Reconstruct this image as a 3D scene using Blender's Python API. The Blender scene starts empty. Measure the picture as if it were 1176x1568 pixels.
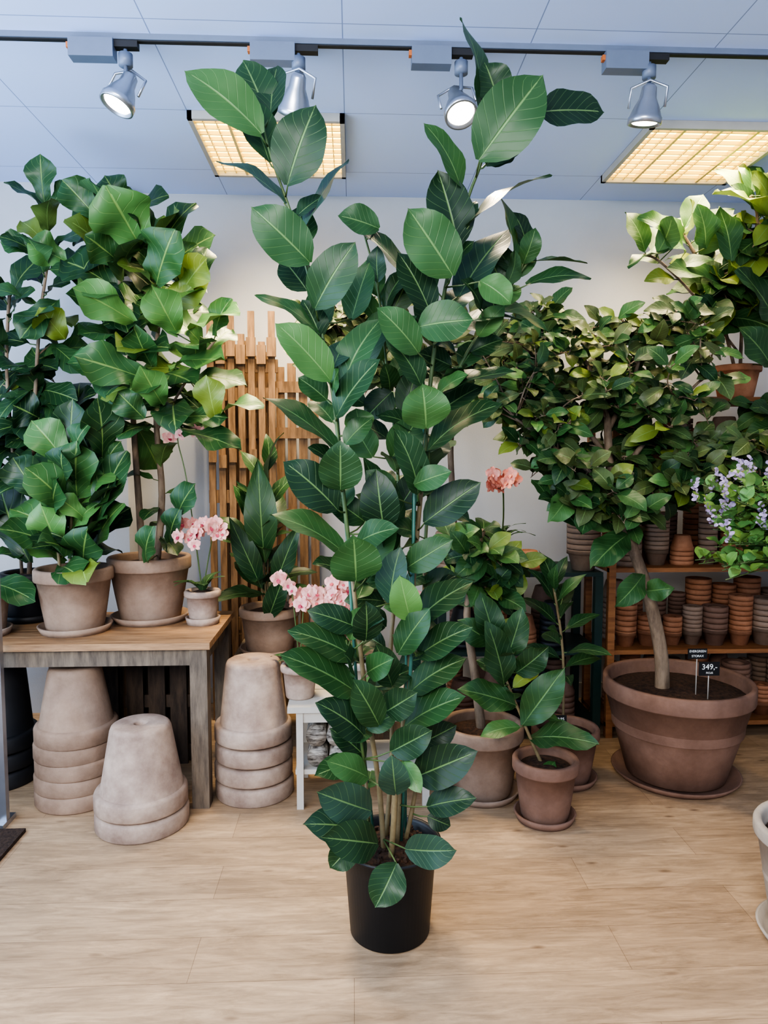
import bpy, math, random
import numpy as np
from mathutils import Vector, Matrix
random.seed(7)
R=random.uniform
# ---------------------------------------------------------------- camera
CAMH=1.45; PITCH=math.radians(4.4); YAW=math.radians(2.5); FPX=1100.0; CW,CH=1176.0,1568.0
cd=bpy.data.cameras.new('camera'); cam=bpy.data.objects.new('camera',cd)
bpy.context.scene.collection.objects.link(cam)
cam.location=(0,0,CAMH); cam.rotation_euler=(math.pi/2-PITCH,0,-YAW)
cd.sensor_fit='VERTICAL'; cd.sensor_height=36; cd.lens=36*FPX/CH; cd.clip_start=.05
bpy.context.scene.camera=cam
def E(u,v,y):
    """survey helper: measured bearing/elevation -> real position on the plane at depth y (metres)"""
    a=(u-CW/2)/FPX; b=-(v-CH/2)/FPX
    f=math.cos(PITCH)+b*math.sin(PITCH); up=b*math.cos(PITCH)-math.sin(PITCH)
    X=a*math.cos(YAW)+f*math.sin(YAW); Y=f*math.cos(YAW)-a*math.sin(YAW)
    t=y/Y
    return Vector((X*t,y,CAMH+up*t))
def EX(u,v,y): return E(u,v,y).x
# ---------------------------------------------------------------- materials
def lin(c):
    return tuple(((x/255)/12.92 if x/255<=.04045 else ((x/255+.055)/1.055)**2.4) for x in c)+(1,)
def newmat(name):
    m=bpy.data.materials.new(name); m.use_nodes=True
    nt=m.node_tree; return m,nt,nt.nodes['Principled BSDF']
def N(nt,t,**k):
    n=nt.nodes.new(t)
    for a,b in k.items(): setattr(n,a,b)
    return n
def simple(name,c,rough=.5,metal=0,var=.12,scale=12,bump=.0,stretch=(1,1,1),c2=None,emit=None,es=0,bscale=None):
    m,nt,p=newmat(name)
    tc=N(nt,'ShaderNodeTexCoord'); mp=N(nt,'ShaderNodeMapping'); mp.inputs['Scale'].default_value=stretch
    nz=N(nt,'ShaderNodeTexNoise'); nz.inputs['Scale'].default_value=scale; nz.inputs['Detail'].default_value=6; nz.inputs['Roughness'].default_value=.65
    nt.links.new(tc.outputs['Object'],mp.inputs['Vector']); nt.links.new(mp.outputs[0],nz.inputs['Vector'])
    cr=N(nt,'ShaderNodeValToRGB'); a=lin(c)
    b=lin(c2) if c2 else tuple(min(1,x*(1+var)) for x in a[:3])+(1,)
    a2=a if c2 else tuple(x*(1-var) for x in a[:3])+(1,)
    cr.color_ramp.elements[0].position=.35; cr.color_ramp.elements[1].position=.65
    cr.color_ramp.elements[0].color=a2; cr.color_ramp.elements[1].color=b
    nt.links.new(nz.outputs['Fac'],cr.inputs[0]); nt.links.new(cr.outputs[0],p.inputs['Base Color'])
    p.inputs['Roughness'].default_value=rough; p.inputs['Metallic'].default_value=metal
    if bump:
        bp=N(nt,'ShaderNodeBump'); bp.inputs['Strength'].default_value=bump; bp.inputs['Distance'].default_value=.01
        if bscale:
            nb=N(nt,'ShaderNodeTexNoise'); nb.inputs['Scale'].default_value=bscale; nt.links.new(mp.outputs[0],nb.inputs['Vector']); nt.links.new(nb.outputs['Fac'],bp.inputs['Height'])
        else: nt.links.new(nz.outputs['Fac'],bp.inputs['Height'])
        nt.links.new(bp.outputs[0],p.inputs['Normal'])
    if emit:
        p.inputs['Emission Color'].default_value=lin(emit); p.inputs['Emission Strength'].default_value=es
    return m
def mathn(nt,op,a,b=None,c=None):
    n=N(nt,'ShaderNodeMath',operation=op)
    for i,x in enumerate((a,b,c)):
        if x is None: continue
        if isinstance(x,(int,float)): n.inputs[i].default_value=x
        else: nt.links.new(x,n.inputs[i])
    return n.outputs[0]
def leafmat(name,veins=8,slope=.55,rough=.42,veinc=(136,170,104),vs=.5,trans=.1):
    m,nt,p=newmat(name)
    at=N(nt,'ShaderNodeAttribute',attribute_name='leafcol'); uv=N(nt,'ShaderNodeUVMap',uv_map='UVMap')
    sp=N(nt,'ShaderNodeSeparateXYZ'); nt.links.new(uv.outputs[0],sp.inputs[0])
    ax=mathn(nt,'ABSOLUTE',mathn(nt,'SUBTRACT',sp.outputs[0],.5))
    mid=N(nt,'ShaderNodeMapRange',interpolation_type='SMOOTHSTEP'); nt.links.new(ax,mid.inputs[0])
    mid.inputs[1].default_value=.008; mid.inputs[2].default_value=.03; mid.inputs[3].default_value=1; mid.inputs[4].default_value=0
    ln=mathn(nt,'SUBTRACT',sp.outputs[1],mathn(nt,'MULTIPLY',ax,slope))
    fr=mathn(nt,'ABSOLUTE',mathn(nt,'SUBTRACT',mathn(nt,'FRACT',mathn(nt,'MULTIPLY',ln,veins)),.5))
    lat=N(nt,'ShaderNodeMapRange',interpolation_type='SMOOTHSTEP'); nt.links.new(fr,lat.inputs[0])
    lat.inputs[1].default_value=.01; lat.inputs[2].default_value=.06; lat.inputs[3].default_value=.38; lat.inputs[4].default_value=0
    v=mathn(nt,'MAXIMUM',mid.outputs[0],lat.outputs[0])
    nz=N(nt,'ShaderNodeTexNoise'); nz.inputs['Scale'].default_value=9; nz.inputs['Detail'].default_value=3
    hs=N(nt,'ShaderNodeMixRGB',blend_type='MULTIPLY'); hs.inputs[0].default_value=.5
    mr=N(nt,'ShaderNodeMapRange'); nt.links.new(nz.outputs['Fac'],mr.inputs[0]); mr.inputs[3].default_value=.6; mr.inputs[4].default_value=1.4
    nt.links.new(at.outputs['Color'],hs.inputs[1]); nt.links.new(mr.outputs[0],hs.inputs[2])
    mx=N(nt,'ShaderNodeMixRGB'); nt.links.new(mathn(nt,'MULTIPLY',v,vs),mx.inputs[0]); nt.links.new(hs.outputs[0],mx.inputs[1]); mx.inputs[2].default_value=lin(veinc)
    ge=N(nt,'ShaderNodeNewGeometry'); un=N(nt,'ShaderNodeMixRGB'); nt.links.new(mathn(nt,'MULTIPLY',ge.outputs['Backfacing'],.3),un.inputs[0])
    nt.links.new(mx.outputs[0],un.inputs[1]); un.inputs[2].default_value=lin((88,114,80)); mx=un
    nt.links.new(mx.outputs[0],p.inputs['Base Color']); p.inputs['Roughness'].default_value=rough
    p.inputs['Specular IOR Level'].default_value=.4
    bp=N(nt,'ShaderNodeBump'); bp.inputs['Strength'].default_value=.4; bp.inputs['Distance'].default_value=.004; bp.invert=True
    nt.links.new(v,bp.inputs['Height']); nt.links.new(bp.outputs[0],p.inputs['Normal'])
    tr=N(nt,'ShaderNodeBsdfTranslucent'); nt.links.new(mx.outputs[0],tr.inputs[0])
    ms=N(nt,'ShaderNodeMixShader'); ms.inputs[0].default_value=trans
    out=nt.nodes['Material Output']; nt.links.new(p.outputs[0],ms.inputs[1]); nt.links.new(tr.outputs[0],ms.inputs[2]); nt.links.new(ms.outputs[0],out.inputs[0])
    return m
M={}
M['leaf']=leafmat('ficus_leaf')
M['fiddle']=leafmat('fiddle_leaf',veins=6,slope=.7,rough=.38,veinc=(150,178,98),vs=.5)
M['petal']=simple('orchid_petal',(206,132,128),.5,c2=(228,180,166),scale=40)
M['lip']=simple('orchid_lip',(170,60,80),.5)
M['coral']=simple('coral_petal',(214,118,96),.5,c2=(232,160,136),scale=40)
M['lilac']=simple('lilac_bloom',(140,120,160),.6,c2=(184,168,190),scale=40)
M['greyclay']=simple('grey_terracotta',(128,105,88),.85,c2=(160,136,117),scale=5,bump=.12,bscale=60)
M['paleclay']=simple('weathered_terracotta',(134,113,100),.88,c2=(174,154,138),scale=7,bump=.15,bscale=60)
M['brownclay']=simple('brown_terracotta',(112,84,69),.8,c2=(138,108,92),scale=5,bump=.12,bscale=60)
M['orangeclay']=simple('orange_terracotta',(146,96,66),.8,c2=(178,126,94),scale=9,bump=.1,bscale=60)
M['darkclay']=simple('dark_glazed_pot',(40,40,42),.55)
M['whitepot']=simple('pale_grey_pot',(150,140,128),.7,c2=(174,164,152),scale=6)
M['blackplastic']=simple('black_plastic',(32,33,36),.45,var=.05)
M['soil']=simple('soil',(34,23,16),.95,c2=(82,57,40),scale=60,bump=.9)
M['bark']=simple('bark',(92,76,62),.85,c2=(148,128,106),scale=18,bump=.5,stretch=(1,1,.3))
M['greenstem']=simple('green_stem',(66,92,50),.5,c2=(90,104,60),scale=14)
M['brownstem']=simple('brown_stem',(108,94,66),.6,c2=(132,116,84),scale=14)
M['stake']=simple('green_plastic_stake',(54,98,84),.35,c2=(84,130,116),scale=5)
M['metal']=simple('grey_painted_metal',(112,122,140),.45,metal=.1,var=.04)
M['chrome']=simple('brushed_metal',(176,180,188),.3,metal=.85,var=.04)
M['white']=simple('white_paint',(176,171,162),.6,var=.06,scale=8)
M['tablewood']=simple('table_top_wood',(122,92,64),.6,c2=(168,132,96),scale=5,stretch=(1,9,9),bump=.15)
M['greywood']=simple('worn_grey_wood',(82,72,62),.75,c2=(122,108,92),scale=6,stretch=(6,6,1),bump=.2)
M['darkwood']=simple('dark_crate_wood',(50,40,33),.8,c2=(84,68,55),scale=6,stretch=(6,6,1),bump=.2)
M['slat']=simple('slat_wood',(104,80,58),.8,c2=(150,118,86),scale=7,stretch=(7,7,.8),bump=.25)
M['shelfwood']=simple('shelf_wood',(122,78,46),.6,c2=(156,106,66),scale=6,stretch=(1,8,8))
M['greenpaint']=simple('dark_green_paint',(26,50,44),.5,var=.1)
M['birch']=simple('birch_log_bark',(60,52,46),.8,c2=(170,164,154),scale=22,stretch=(1,1,4),bump=.3)
M['black']=simple('chalkboard',(22,22,24),.6)
M['chalk']=simple('chalk_lettering',(235,235,230),.7,var=.02)
M['mat']=simple('coir_mat',(48,36,30),.95,c2=(78,60,48),scale=90,bump=.8)
M['emit_lamp']=simple('lamp_glow',(255,246,230),.5,emit=(255,244,224),es=7,var=0)
M['emit_panel']=simple('fluorescent_diffuser',(255,234,160),.5,emit=(255,224,136),es=4.2,var=0)
M['louvre']=simple('louvre_aluminium',(222,198,128),.4,metal=.2,var=.03)
M['cable']=simple('orange_connector',(190,110,60),.5)
M['wall']=simple('plaster_wall',(182,184,188),.9,var=.03,scale=2.5,bump=.05,bscale=120)
def ceilmat():
    m,nt,p=newmat('ceiling_tiles'); g=N(nt,'ShaderNodeNewGeometry'); sp=N(nt,'ShaderNodeSeparateXYZ'); nt.links.new(g.outputs['Position'],sp.inputs[0])
    def line(o,off,per,w):
        f=mathn(nt,'FRACT',mathn(nt,'DIVIDE',mathn(nt,'SUBTRACT',o,off-w/2-per*20),per))
        return mathn(nt,'LESS_THAN',f,w/per)
    l=mathn(nt,'MAXIMUM',line(sp.outputs[0],-.03,.67,.004),line(sp.outputs[1],2.57,.64,.004))
    mx=N(nt,'ShaderNodeMixRGB'); nt.links.new(l,mx.inputs[0])
    nz=N(nt,'ShaderNodeTexNoise'); nz.inputs['Scale'].default_value=1.2
    cr=N(nt,'ShaderNodeValToRGB'); cr.color_ramp.elements[0].color=lin((196,212,248)); cr.color_ramp.elements[1].color=lin((204,220,253))
    nt.links.new(nz.outputs['Fac'],cr.inputs[0]); nt.links.new(cr.outputs[0],mx.inputs[1]); mx.inputs[2].default_value=lin((140,154,190))
    nt.links.new(mx.outputs[0],p.inputs['Base Color']); p.inputs['Roughness'].default_value=.85
    return m
M['ceil']=ceilmat()
def floormat():
    m,nt,p=newmat('oak_vinyl_planks'); tc=N(nt,'ShaderNodeNewGeometry'); L=nt.links.new
    br=N(nt,'ShaderNodeTexBrick'); br.offset=.37; br.inputs['Scale'].default_value=1; br.inputs['Brick Width'].default_value=1.25; br.inputs['Row Height'].default_value=.19
    br.inputs['Mortar Size'].default_value=.0008; br.inputs['Mortar Smooth'].default_value=.3; br.inputs['Bias'].default_value=0
    br.inputs['Color1'].default_value=lin((170,146,119)); br.inputs['Color2'].default_value=lin((184,160,132)); br.inputs['Mortar'].default_value=lin((122,100,80))
    L(tc.outputs['Position'],br.inputs['Vector'])
    def streak(sc,scale,det,dist,p0,p1,c0,c1):
        mp=N(nt,'ShaderNodeMapping'); mp.inputs['Scale'].default_value=sc; L(tc.outputs['Position'],mp.inputs[0])
        nz=N(nt,'ShaderNodeTexNoise'); nz.inputs['Scale'].default_value=scale; nz.inputs['Detail'].default_value=det; nz.inputs['Roughness'].default_value=.72; nz.inputs['Distortion'].default_value=dist; L(mp.outputs[0],nz.inputs['Vector'])
        cr=N(nt,'ShaderNodeValToRGB'); cr.color_ramp.elements[0].position=p0; cr.color_ramp.elements[1].position=p1
        cr.color_ramp.elements[0].color=c0; cr.color_ramp.elements[1].color=c1; L(nz.outputs['Fac'],cr.inputs[0]); return nz,cr
    nz,cr=streak((1.6,13,1),3.0,12,1.2,.34,.62,(.62,.58,.54,1),(1.08,1.05,1.02,1))
    _,cr2=streak((.7,3.2,1),2.6,7,.8,.38,.62,(.76,.75,.74,1),(1.06,1.05,1.03,1))
    mx=N(nt,'ShaderNodeMixRGB',blend_type='MULTIPLY'); mx.inputs[0].default_value=.85; L(br.outputs['Color'],mx.inputs[1]); L(cr.outputs[0],mx.inputs[2])
    my=N(nt,'ShaderNodeMixRGB',blend_type='MULTIPLY'); my.inputs[0].default_value=1; L(mx.outputs[0],my.inputs[1]); L(cr2.outputs[0],my.inputs[2])
    mp2=N(nt,'ShaderNodeMapping'); mp2.inputs['Scale'].default_value=(2.6,6.5,1); L(tc.outputs['Position'],mp2.inputs[0])
    vo=N(nt,'ShaderNodeTexVoronoi'); vo.inputs['Scale'].default_value=1.5; L(mp2.outputs[0],vo.inputs['Vector'])
    kr=N(nt,'ShaderNodeMapRange'); L(vo.outputs['Distance'],kr.inputs[0]); kr.inputs[1].default_value=.02; kr.inputs[2].default_value=.11; kr.inputs[3].default_value=.8; kr.inputs[4].default_value=0
    m3=N(nt,'ShaderNodeMixRGB'); L(kr.outputs[0],m3.inputs[0]); L(my.outputs[0],m3.inputs[1]); m3.inputs[2].default_value=lin((98,76,58))
    L(m3.outputs[0],p.inputs['Base Color']); p.inputs['Roughness'].default_value=.55
    bp=N(nt,'ShaderNodeBump'); bp.inputs['Strength'].default_value=.12; bp.inputs['Distance'].default_value=.005; L(nz.outputs['Fac'],bp.inputs['Height']); L(bp.outputs[0],p.inputs['Normal'])
    return m
M['floor']=floormat()
# ---------------------------------------------------------------- mesh builder
class B:
    def __init__(s): s.V=[];s.F=[];s.M=[];s.UV=[];s.C=[];s.S=[]
    def add(s,vs,fs,mat,uv=None,col=(.5,.5,.5),smooth=True):
        o=len(s.V); s.V+=[tuple(v) for v in vs]; s.F+=[tuple(i+o for i in f) for f in fs]
        s.M+=[mat]*len(fs); s.S+=[smooth]*len(fs)
        s.UV+=uv if uv else [(0,0)]*len(vs); s.C+=[(*col,1)]*len(vs)
    def make(s,name,parent=None,origin=(0,0,0)):
        me=bpy.data.meshes.new(name); o=Vector(origin)
        me.from_pydata([(v[0]-o.x,v[1]-o.y,v[2]-o.z) for v in s.V],[],s.F)
        used=[]
        for k in s.M:
            if k not in used: used.append(k)
        for k in used: me.materials.append(M[k])
        ix={k:i for i,k in enumerate(used)}
        me.polygons.foreach_set('material_index',[ix[k] for k in s.M]); me.polygons.foreach_set('use_smooth',s.S)
        uvl=me.uv_layers.new(name='UVMap'); li=np.empty(len(me.loops),dtype=np.int32); me.loops.foreach_get('vertex_index',li)
        uvl.data.foreach_set('uv',np.array(s.UV,dtype=np.float32)[li].ravel())
        ca=me.color_attributes.new('leafcol','FLOAT_COLOR','POINT'); ca.data.foreach_set('color',np.array(s.C,dtype=np.float32).ravel())
        me.update(); ob=bpy.data.objects.new(name,me); bpy.context.scene.collection.objects.link(ob)
        if parent: ob.parent=parent
        else: ob.location=o
        return ob
def group(name,origin,parts):
    e=bpy.data.objects.new(name,None); e.empty_display_size=.1; e.location=origin; bpy.context.scene.collection.objects.link(e)
    for k,b in parts.items():
        if b.V: b.make(k,e,origin)
    return e
def box(b,x0,x1,y0,y1,z0,z1,mat,rot=None,piv=None):
    vs=[Vector(p) for p in ((x0,y0,z0),(x1,y0,z0),(x1,y1,z0),(x0,y1,z0),(x0,y0,z1),(x1,y0,z1),(x1,y1,z1),(x0,y1,z1))]
    if rot is not None:
        pv=Vector(piv) if piv else Vector(((x0+x1)/2,(y0+y1)/2,(z0+z1)/2)); vs=[pv+rot@(v-pv) for v in vs]
    b.add(vs,[(0,3,2,1),(4,5,6,7),(0,1,5,4),(1,2,6,5),(2,3,7,6),(3,0,4,7)],mat,smooth=False)
def lathe(b,c,prof,mat,seg=40,axis=(0,0,1)):
    c=Vector(c); q=Vector((0,0,1)).rotation_difference(Vector(axis).normalized()); vs=[];fs=[]
    for r,z in prof:
        for i in range(seg):
            a=2*math.pi*i/seg; vs.append(c+q@Vector((r*math.cos(a),r*math.sin(a),z)))
    for j in range(len(prof)-1):
        for i in range(seg):
            k=(i+1)%seg; fs.append((j*seg+i,j*seg+k,(j+1)*seg+k,(j+1)*seg+i))
    b.add(vs,fs,mat)
def tube(b,pts,rad,mat,seg=8):
    pts=[Vector(p) for p in pts]; n=len(pts)
    if not isinstance(rad,(list,tuple)): rad=[rad]*n
    vs=[];fs=[]; t=(pts[1]-pts[0]).normalized(); ref=Vector((1,0,0)) if abs(t.x)<.8 else Vector((0,1,0)); nx=t.cross(ref).normalized()
    for i in range(n):
        t=(pts[min(i+1,n-1)]-pts[max(i-1,0)]); t=t.normalized() if t.length>1e-6 else Vector((0,0,1))
        nx=(nx-t*nx.dot(t)); nx=nx.normalized() if nx.length>1e-5 else t.orthogonal().normalized(); ny=t.cross(nx)
        for k in range(seg):
            a=2*math.pi*k/seg; vs.append(pts[i]+(nx*math.cos(a)+ny*math.sin(a))*rad[i])
    for i in range(n-1):
        for k in range(seg):
            l=(k+1)%seg; fs.append((i*seg+k,i*seg+l,(i+1)*seg+l,(i+1)*seg+k))
    fs.append(tuple(range(seg))[::-1]); fs.append(tuple((n-1)*seg+k for k in range(seg)))
    b.add(vs,fs,mat)
def smooth(pts,k=4):
    pts=[Vector(p) for p in pts]; o=[]
    for i in range(len(pts)-1):
        p0=pts[max(i-1,0)];p1=pts[i];p2=pts[i+1];p3=pts[min(i+2,len(pts)-1)]
        for j in range(k):
            t=j/k; o.append(.5*((2*p1)+(p2-p0)*t+(2*p0-5*p1+4*p2-p3)*t*t+(3*p1-p0-3*p2+p3)*t**3))
    o.append(pts[-1]); return o
PROF={'ficus':[.06,.5,.8,.96,1,.95,.8,.5,.04],
 'banyan':[.08,.52,.78,.93,1,1,.96,.88,.72,.46,.03],
 'fiddle':[.06,.42,.56,.66,.84,.99,1,.74,.08],'long':[.05,.45,.78,.97,1,.9,.68,.36,.03],'round':[.1,.62,.9,1,1,.97,.85,.58,.08]}
def leaf(b,base,tip,W,hint=(0,-1,.5),col=(.05,.15,.04),prof='ficus',arch=.08,fold=.18,wave=.03,mat='leaf',nw=4):
    base=Vector(base);tip=Vector(tip);a=tip-base;L=a.length
    if L<1e-4:return
    a/=L; n=Vector(hint); n=n-a*n.dot(a)
    n=n.normalized() if n.length>1e-3 else a.orthogonal().normalized(); s=a.cross(n)
    P=PROF[prof]; ns=len(P)-1; vs=[];uv=[];ph=R(0,6); ph2=R(0,6)
    for i,w in enumerate(P):
        t=i/ns
        for j in range(nw+1):
            q=j/nw*2-1
            off=arch*L*4*t*(1-t)+fold*abs(q)*w*W*.5+wave*W*abs(q)*math.sin(t*11+ph+(ph2 if q>0 else 0))*2
            sk=.02*L*abs(q)
            vs.append(base+a*(L*t-sk)+s*(q*w*W*.5)+n*off); uv.append((j/nw,t))
    fs=[]
    for i in range(ns):
        for j in range(nw):
            k=i*(nw+1)+j; fs.append((k,k+1,k+nw+2,k+nw+1))
    b.add(vs,fs,mat,uv,col)
def mix(a,b,t): return tuple(x*(1-t)+y*t for x,y in zip(a,b))
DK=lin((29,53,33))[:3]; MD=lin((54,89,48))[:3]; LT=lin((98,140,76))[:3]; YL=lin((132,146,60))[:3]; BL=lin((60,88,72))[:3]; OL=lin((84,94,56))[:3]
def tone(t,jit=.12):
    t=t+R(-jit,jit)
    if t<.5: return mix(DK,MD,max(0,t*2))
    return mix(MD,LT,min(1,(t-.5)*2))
def along(path,t):
    f=t*(len(path)-1); i=min(int(f),len(path)-2); return path[i].lerp(path[i+1],f-i),(path[i+1]-path[i]).normalized()
def stem_leaves(bl,bs,path,n,L,W,t0=.2,t1=1,e0=-10,e1=50,pet=.03,cols=None,prof='ficus',mat='leaf',hint=(0,-.5,1),arch=.1,stm='greenstem',bias=0,wave=.03):
    az=R(0,6)
    for i in range(n):
        t=t0+(t1-t0)*(i+.5)/n; p,tg=along(path,min(t,1)); az+=2.4+R(-.3,.3); el=math.radians(e0+(e1-e0)*(i/max(1,n-1))+R(-12,12))
        d=Vector((math.cos(az)*math.cos(el),math.sin(az)*math.cos(el)-bias,math.sin(el))).normalized()
        l=L*R(.75,1.15); q=p+d*pet*R(.7,1.3)
        h=Vector(hint)+Vector((R(-.3,.3),R(-.3,.3),0))
        c=cols() if cols else tone(R(.1,.8))
        leaf(bl,q,q+d*l-Vector((0,0,l*.12)),W*l/L*R(.9,1.1),h,c,prof,arch=arch,mat=mat,nw=4,wave=wave)
        tube(bs,[p,q],.0022 if L<.2 else .003,stm,5)
def crown(bl,bs,anchors,ctr,rad,ntw,nlf,L,W,cols=None,prof='ficus',mat='leaf',stm='bark',e0=-35,e1=45,shell=.35,hint=(0,-1,.7)):
    ctr=Vector(ctr)
    for k in range(ntw):
        while True:
            d=Vector((R(-1,1),R(-1,1),R(-1,1)))
            if shell<d.length<1: break
        tip=ctr+Vector((d.x*rad[0],d.y*rad[1],d.z*rad[2]))
        a=min(anchors,key=lambda q:(Vector(q)-tip).length*R(.8,1.25)); a=Vector(a)
        midp=a.lerp(tip,.5)+Vector((R(-.04,.04),R(-.04,.04),R(-.02,.06)))
        path=smooth([a,midp,tip],4); tube(bs,path,[.005-.0035*i/(len(path)-1) for i in range(len(path))],stm,5)
        stem_leaves(bl,bs,path,nlf,L,W,.35,1.0,e0,e1,pet=.02,cols=cols,prof=prof,mat=mat,stm=stm,hint=hint)
def pot(b,c,rt,rb,h,mat,band=.2,inner=True,seg=44,soil=None,rimo=.012):
    bh=h*band; rr=rt; rw=rt-rimo
    pr=[(0,0),(rb*.96,0),(rb,.006),(rb+(rw-rb)*.5,(h-bh)*.5),(rw,h-bh),(rr-.002,h-bh),(rr,h-bh+.006),(rr,h-.008),(rr-.005,h),(rr-.02,h),(rr-.026,h-.01),(rw*.9,h*.5)]
    lathe(b,c,pr,mat,seg)
    if soil is not None:
        c2=Vector(c)+Vector((0,0,h*.86)); lathe(soil,c2,[(rw-.02,0),(rw*.6,.012),(rw*.25,.02),(0,.018)],'soil',28)
def saucer(b,c,r,mat): lathe(b,c,[(0,0),(r*.9,0),(r,.03),(r-.008,.032),(r*.88,.01),(0,.01)],mat,44)
def inv_stack(name,x,y,rt,rb,h,nrim,mat,z0=0,step=.075):
    b=B(); bh=.07
    for k in range(nrim):
        z=z0+k*step; r=rt*(1-.006*k)
        lathe(b,(x+R(-.004,.004),y,z),[(r-.03,0),(r-.004,0),(r,.006),(r,bh-.012),(r-.006,bh),(r-.02,bh+.002),(r-.03,bh+.004)],mat,48)
    z=z0+(nrim-1)*step; r=rt*(1-.006*nrim)
    lathe(b,(x,y,z),[(r-.016,bh),(r-.02,bh+.004),(rb+.012,h-z+z0-.02),(rb+.006,h-z+z0-.006),(rb-.004,h-z+z0),(.03,h-z+z0),(.022,h-z+z0-.004),(.02,h-z+z0-.05),(0,h-z+z0-.05)],mat,48)
    return b.make(name,None,(x,y,z0))
# ---------------------------------------------------------------- room
ZC=2.92; YB=4.2; XL=-2.3; XR=2.8; YF=-2.2
b=B(); box(b,XL-.1,XR+.1,YF,YB+.1,-.05,0,'floor'); b.make('floor')
b=B(); box(b,XL-.1,XR+.1,YF,YB+.1,ZC,ZC+.06,'ceil'); b.make('ceiling')
b=B(); box(b,XL,XR,YB,YB+.1,0,ZC,'wall'); box(b,XL,-1.25,YB-.14,YB,0,ZC,'wall'); b.make('wall_back')
b=B(); box(b,XR,XR+.1,YF,YB+.1,0,ZC,'wall'); b.make('wall_right')
b=B(); box(b,XL-.1,XL,YF,YB+.1,0,.7,'wall'); box(b,XL-.1,XL,YF,YB+.1,2.6,ZC,'wall'); box(b,XL-.1,XL,3.7,YB+.1,.7,2.6,'wall'); box(b,XL-.1,XL,YF,-.6,.7,2.6,'wall'); b.make('wall_left')
w=B()
for yy in (-.6,.8,2.25,3.64): box(w,XL-.08,XL-.02,yy,yy+.06,.7,2.6,'white')
for zz in (.7,2.54): box(w,XL-.08,XL-.02,-.6,3.7,zz,zz+.06,'white')
w.make('window_1')
w=B()
for xx in (XL,-1.3,.2,1.3,XR-.06): box(w,xx,xx+.06,YF,YF+.06,0,ZC,'darkclay')
box(w,XL,XR,YF,YF+.06,2.45,2.52,'darkclay'); w.make('window_2')
b=B(); box(b,-1.25,XR,YB-.015,YB,0,.09,'white'); b.make('baseboard_back')
b=B(); box(b,-2.1,-1.27,2.0,2.74,0,.015,'mat'); b.make('doormat')
# track + spots
TY=2.67
b=B(); box(b,XL,XR,TY-.014,TY+.014,ZC-.020,ZC,'metal'); box(b,XL,XR,TY-.009,TY+.009,ZC-.024,ZC-.020,'darkclay'); b.make('ceiling_light_track')
def spot(ub,uh,vh,aim,en=34):
    x0=EX(ub[0],60,TY); x1=EX(ub[1],60,TY); zt=ZC-.024
    hx=E(uh,vh,TY-.02); axis=Vector(aim).normalized()
    ad=B(); box(ad,x0,x1,TY-.03,TY+.02,zt-.062,zt,'metal'); box(ad,x0-.01,x0,TY-.02,TY,zt-.03,zt-.012,'cable'); box(ad,x1,x1+.08,TY-.015,TY+.015,zt-.022,zt,'darkclay')
    ax=hx.x+ .01
    if not(x0<ax<x1+.08): ax=x1-.03
    ar=B(); lathe(ar,(ax,TY-.01,zt-.065),[(0,-.02),(.024,-.02),(.024,.02),(0,.02)],'metal',20); tube(ar,[(ax,TY-.01,zt-.03),(ax,TY-.015,hx.z+.055),(hx.x,hx.y,hx.z+.045)],.007,'metal')
    side=axis.cross(Vector((0,1,0))); side=side.normalized() if side.length>.1 else Vector((1,0,0)); side=(side+Vector((.2,-.3,0))).normalized()
    top=hx-axis*.035
    tube(ar,[hx+side*.062,top+side*.062-axis*.03,top-axis*.045+Vector((0,0,.01)),top-side*.062-axis*.03,hx-side*.062],.005,'chrome',6)
    hd=B(); lathe(hd,hx,[(0,-.075),(.018,-.075),(.026,-.065),(.03,-.03),(.045,0),(.056,.03),(.06,.035),(.06,.055),(.053,.056),(.048,.045),(0,.045)],'chrome',28,axis)
    ln=B(); lathe(ln,hx,[(0,.0465),(.044,.0465),(.044,.05),(0,.052)],'emit_lamp',28,axis)
    e=group('track_spotlight',(ax,TY,zt),{'adapter_box':ad,'swivel_arm':ar,'reflector_head':hd,'lens':ln})
    l=bpy.data.lights.new('spot_bulb','SPOT'); l.energy=en; l.color=(1,.80,.54); l.spot_size=math.radians(80); l.spot_blend=.8; l.shadow_soft_size=.04
    lo=bpy.data.objects.new('spot_bulb',l); bpy.context.scene.collection.objects.link(lo); lo.parent=e
    lo.location=hx+axis*.07-Vector((ax,TY,zt)); lo.rotation_euler=axis.to_track_quat('-Z','Y').to_euler()
spot((108,176),188,142,(-.35,-.2,-.87),24)
spot((384,452),453,148,(-.2,.6,-.72),40)
spot((630,690),702,160,(.12,-.42,-.78),26)
spot((925,990),990,165,(-.05,.2,-.95),32)
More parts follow.
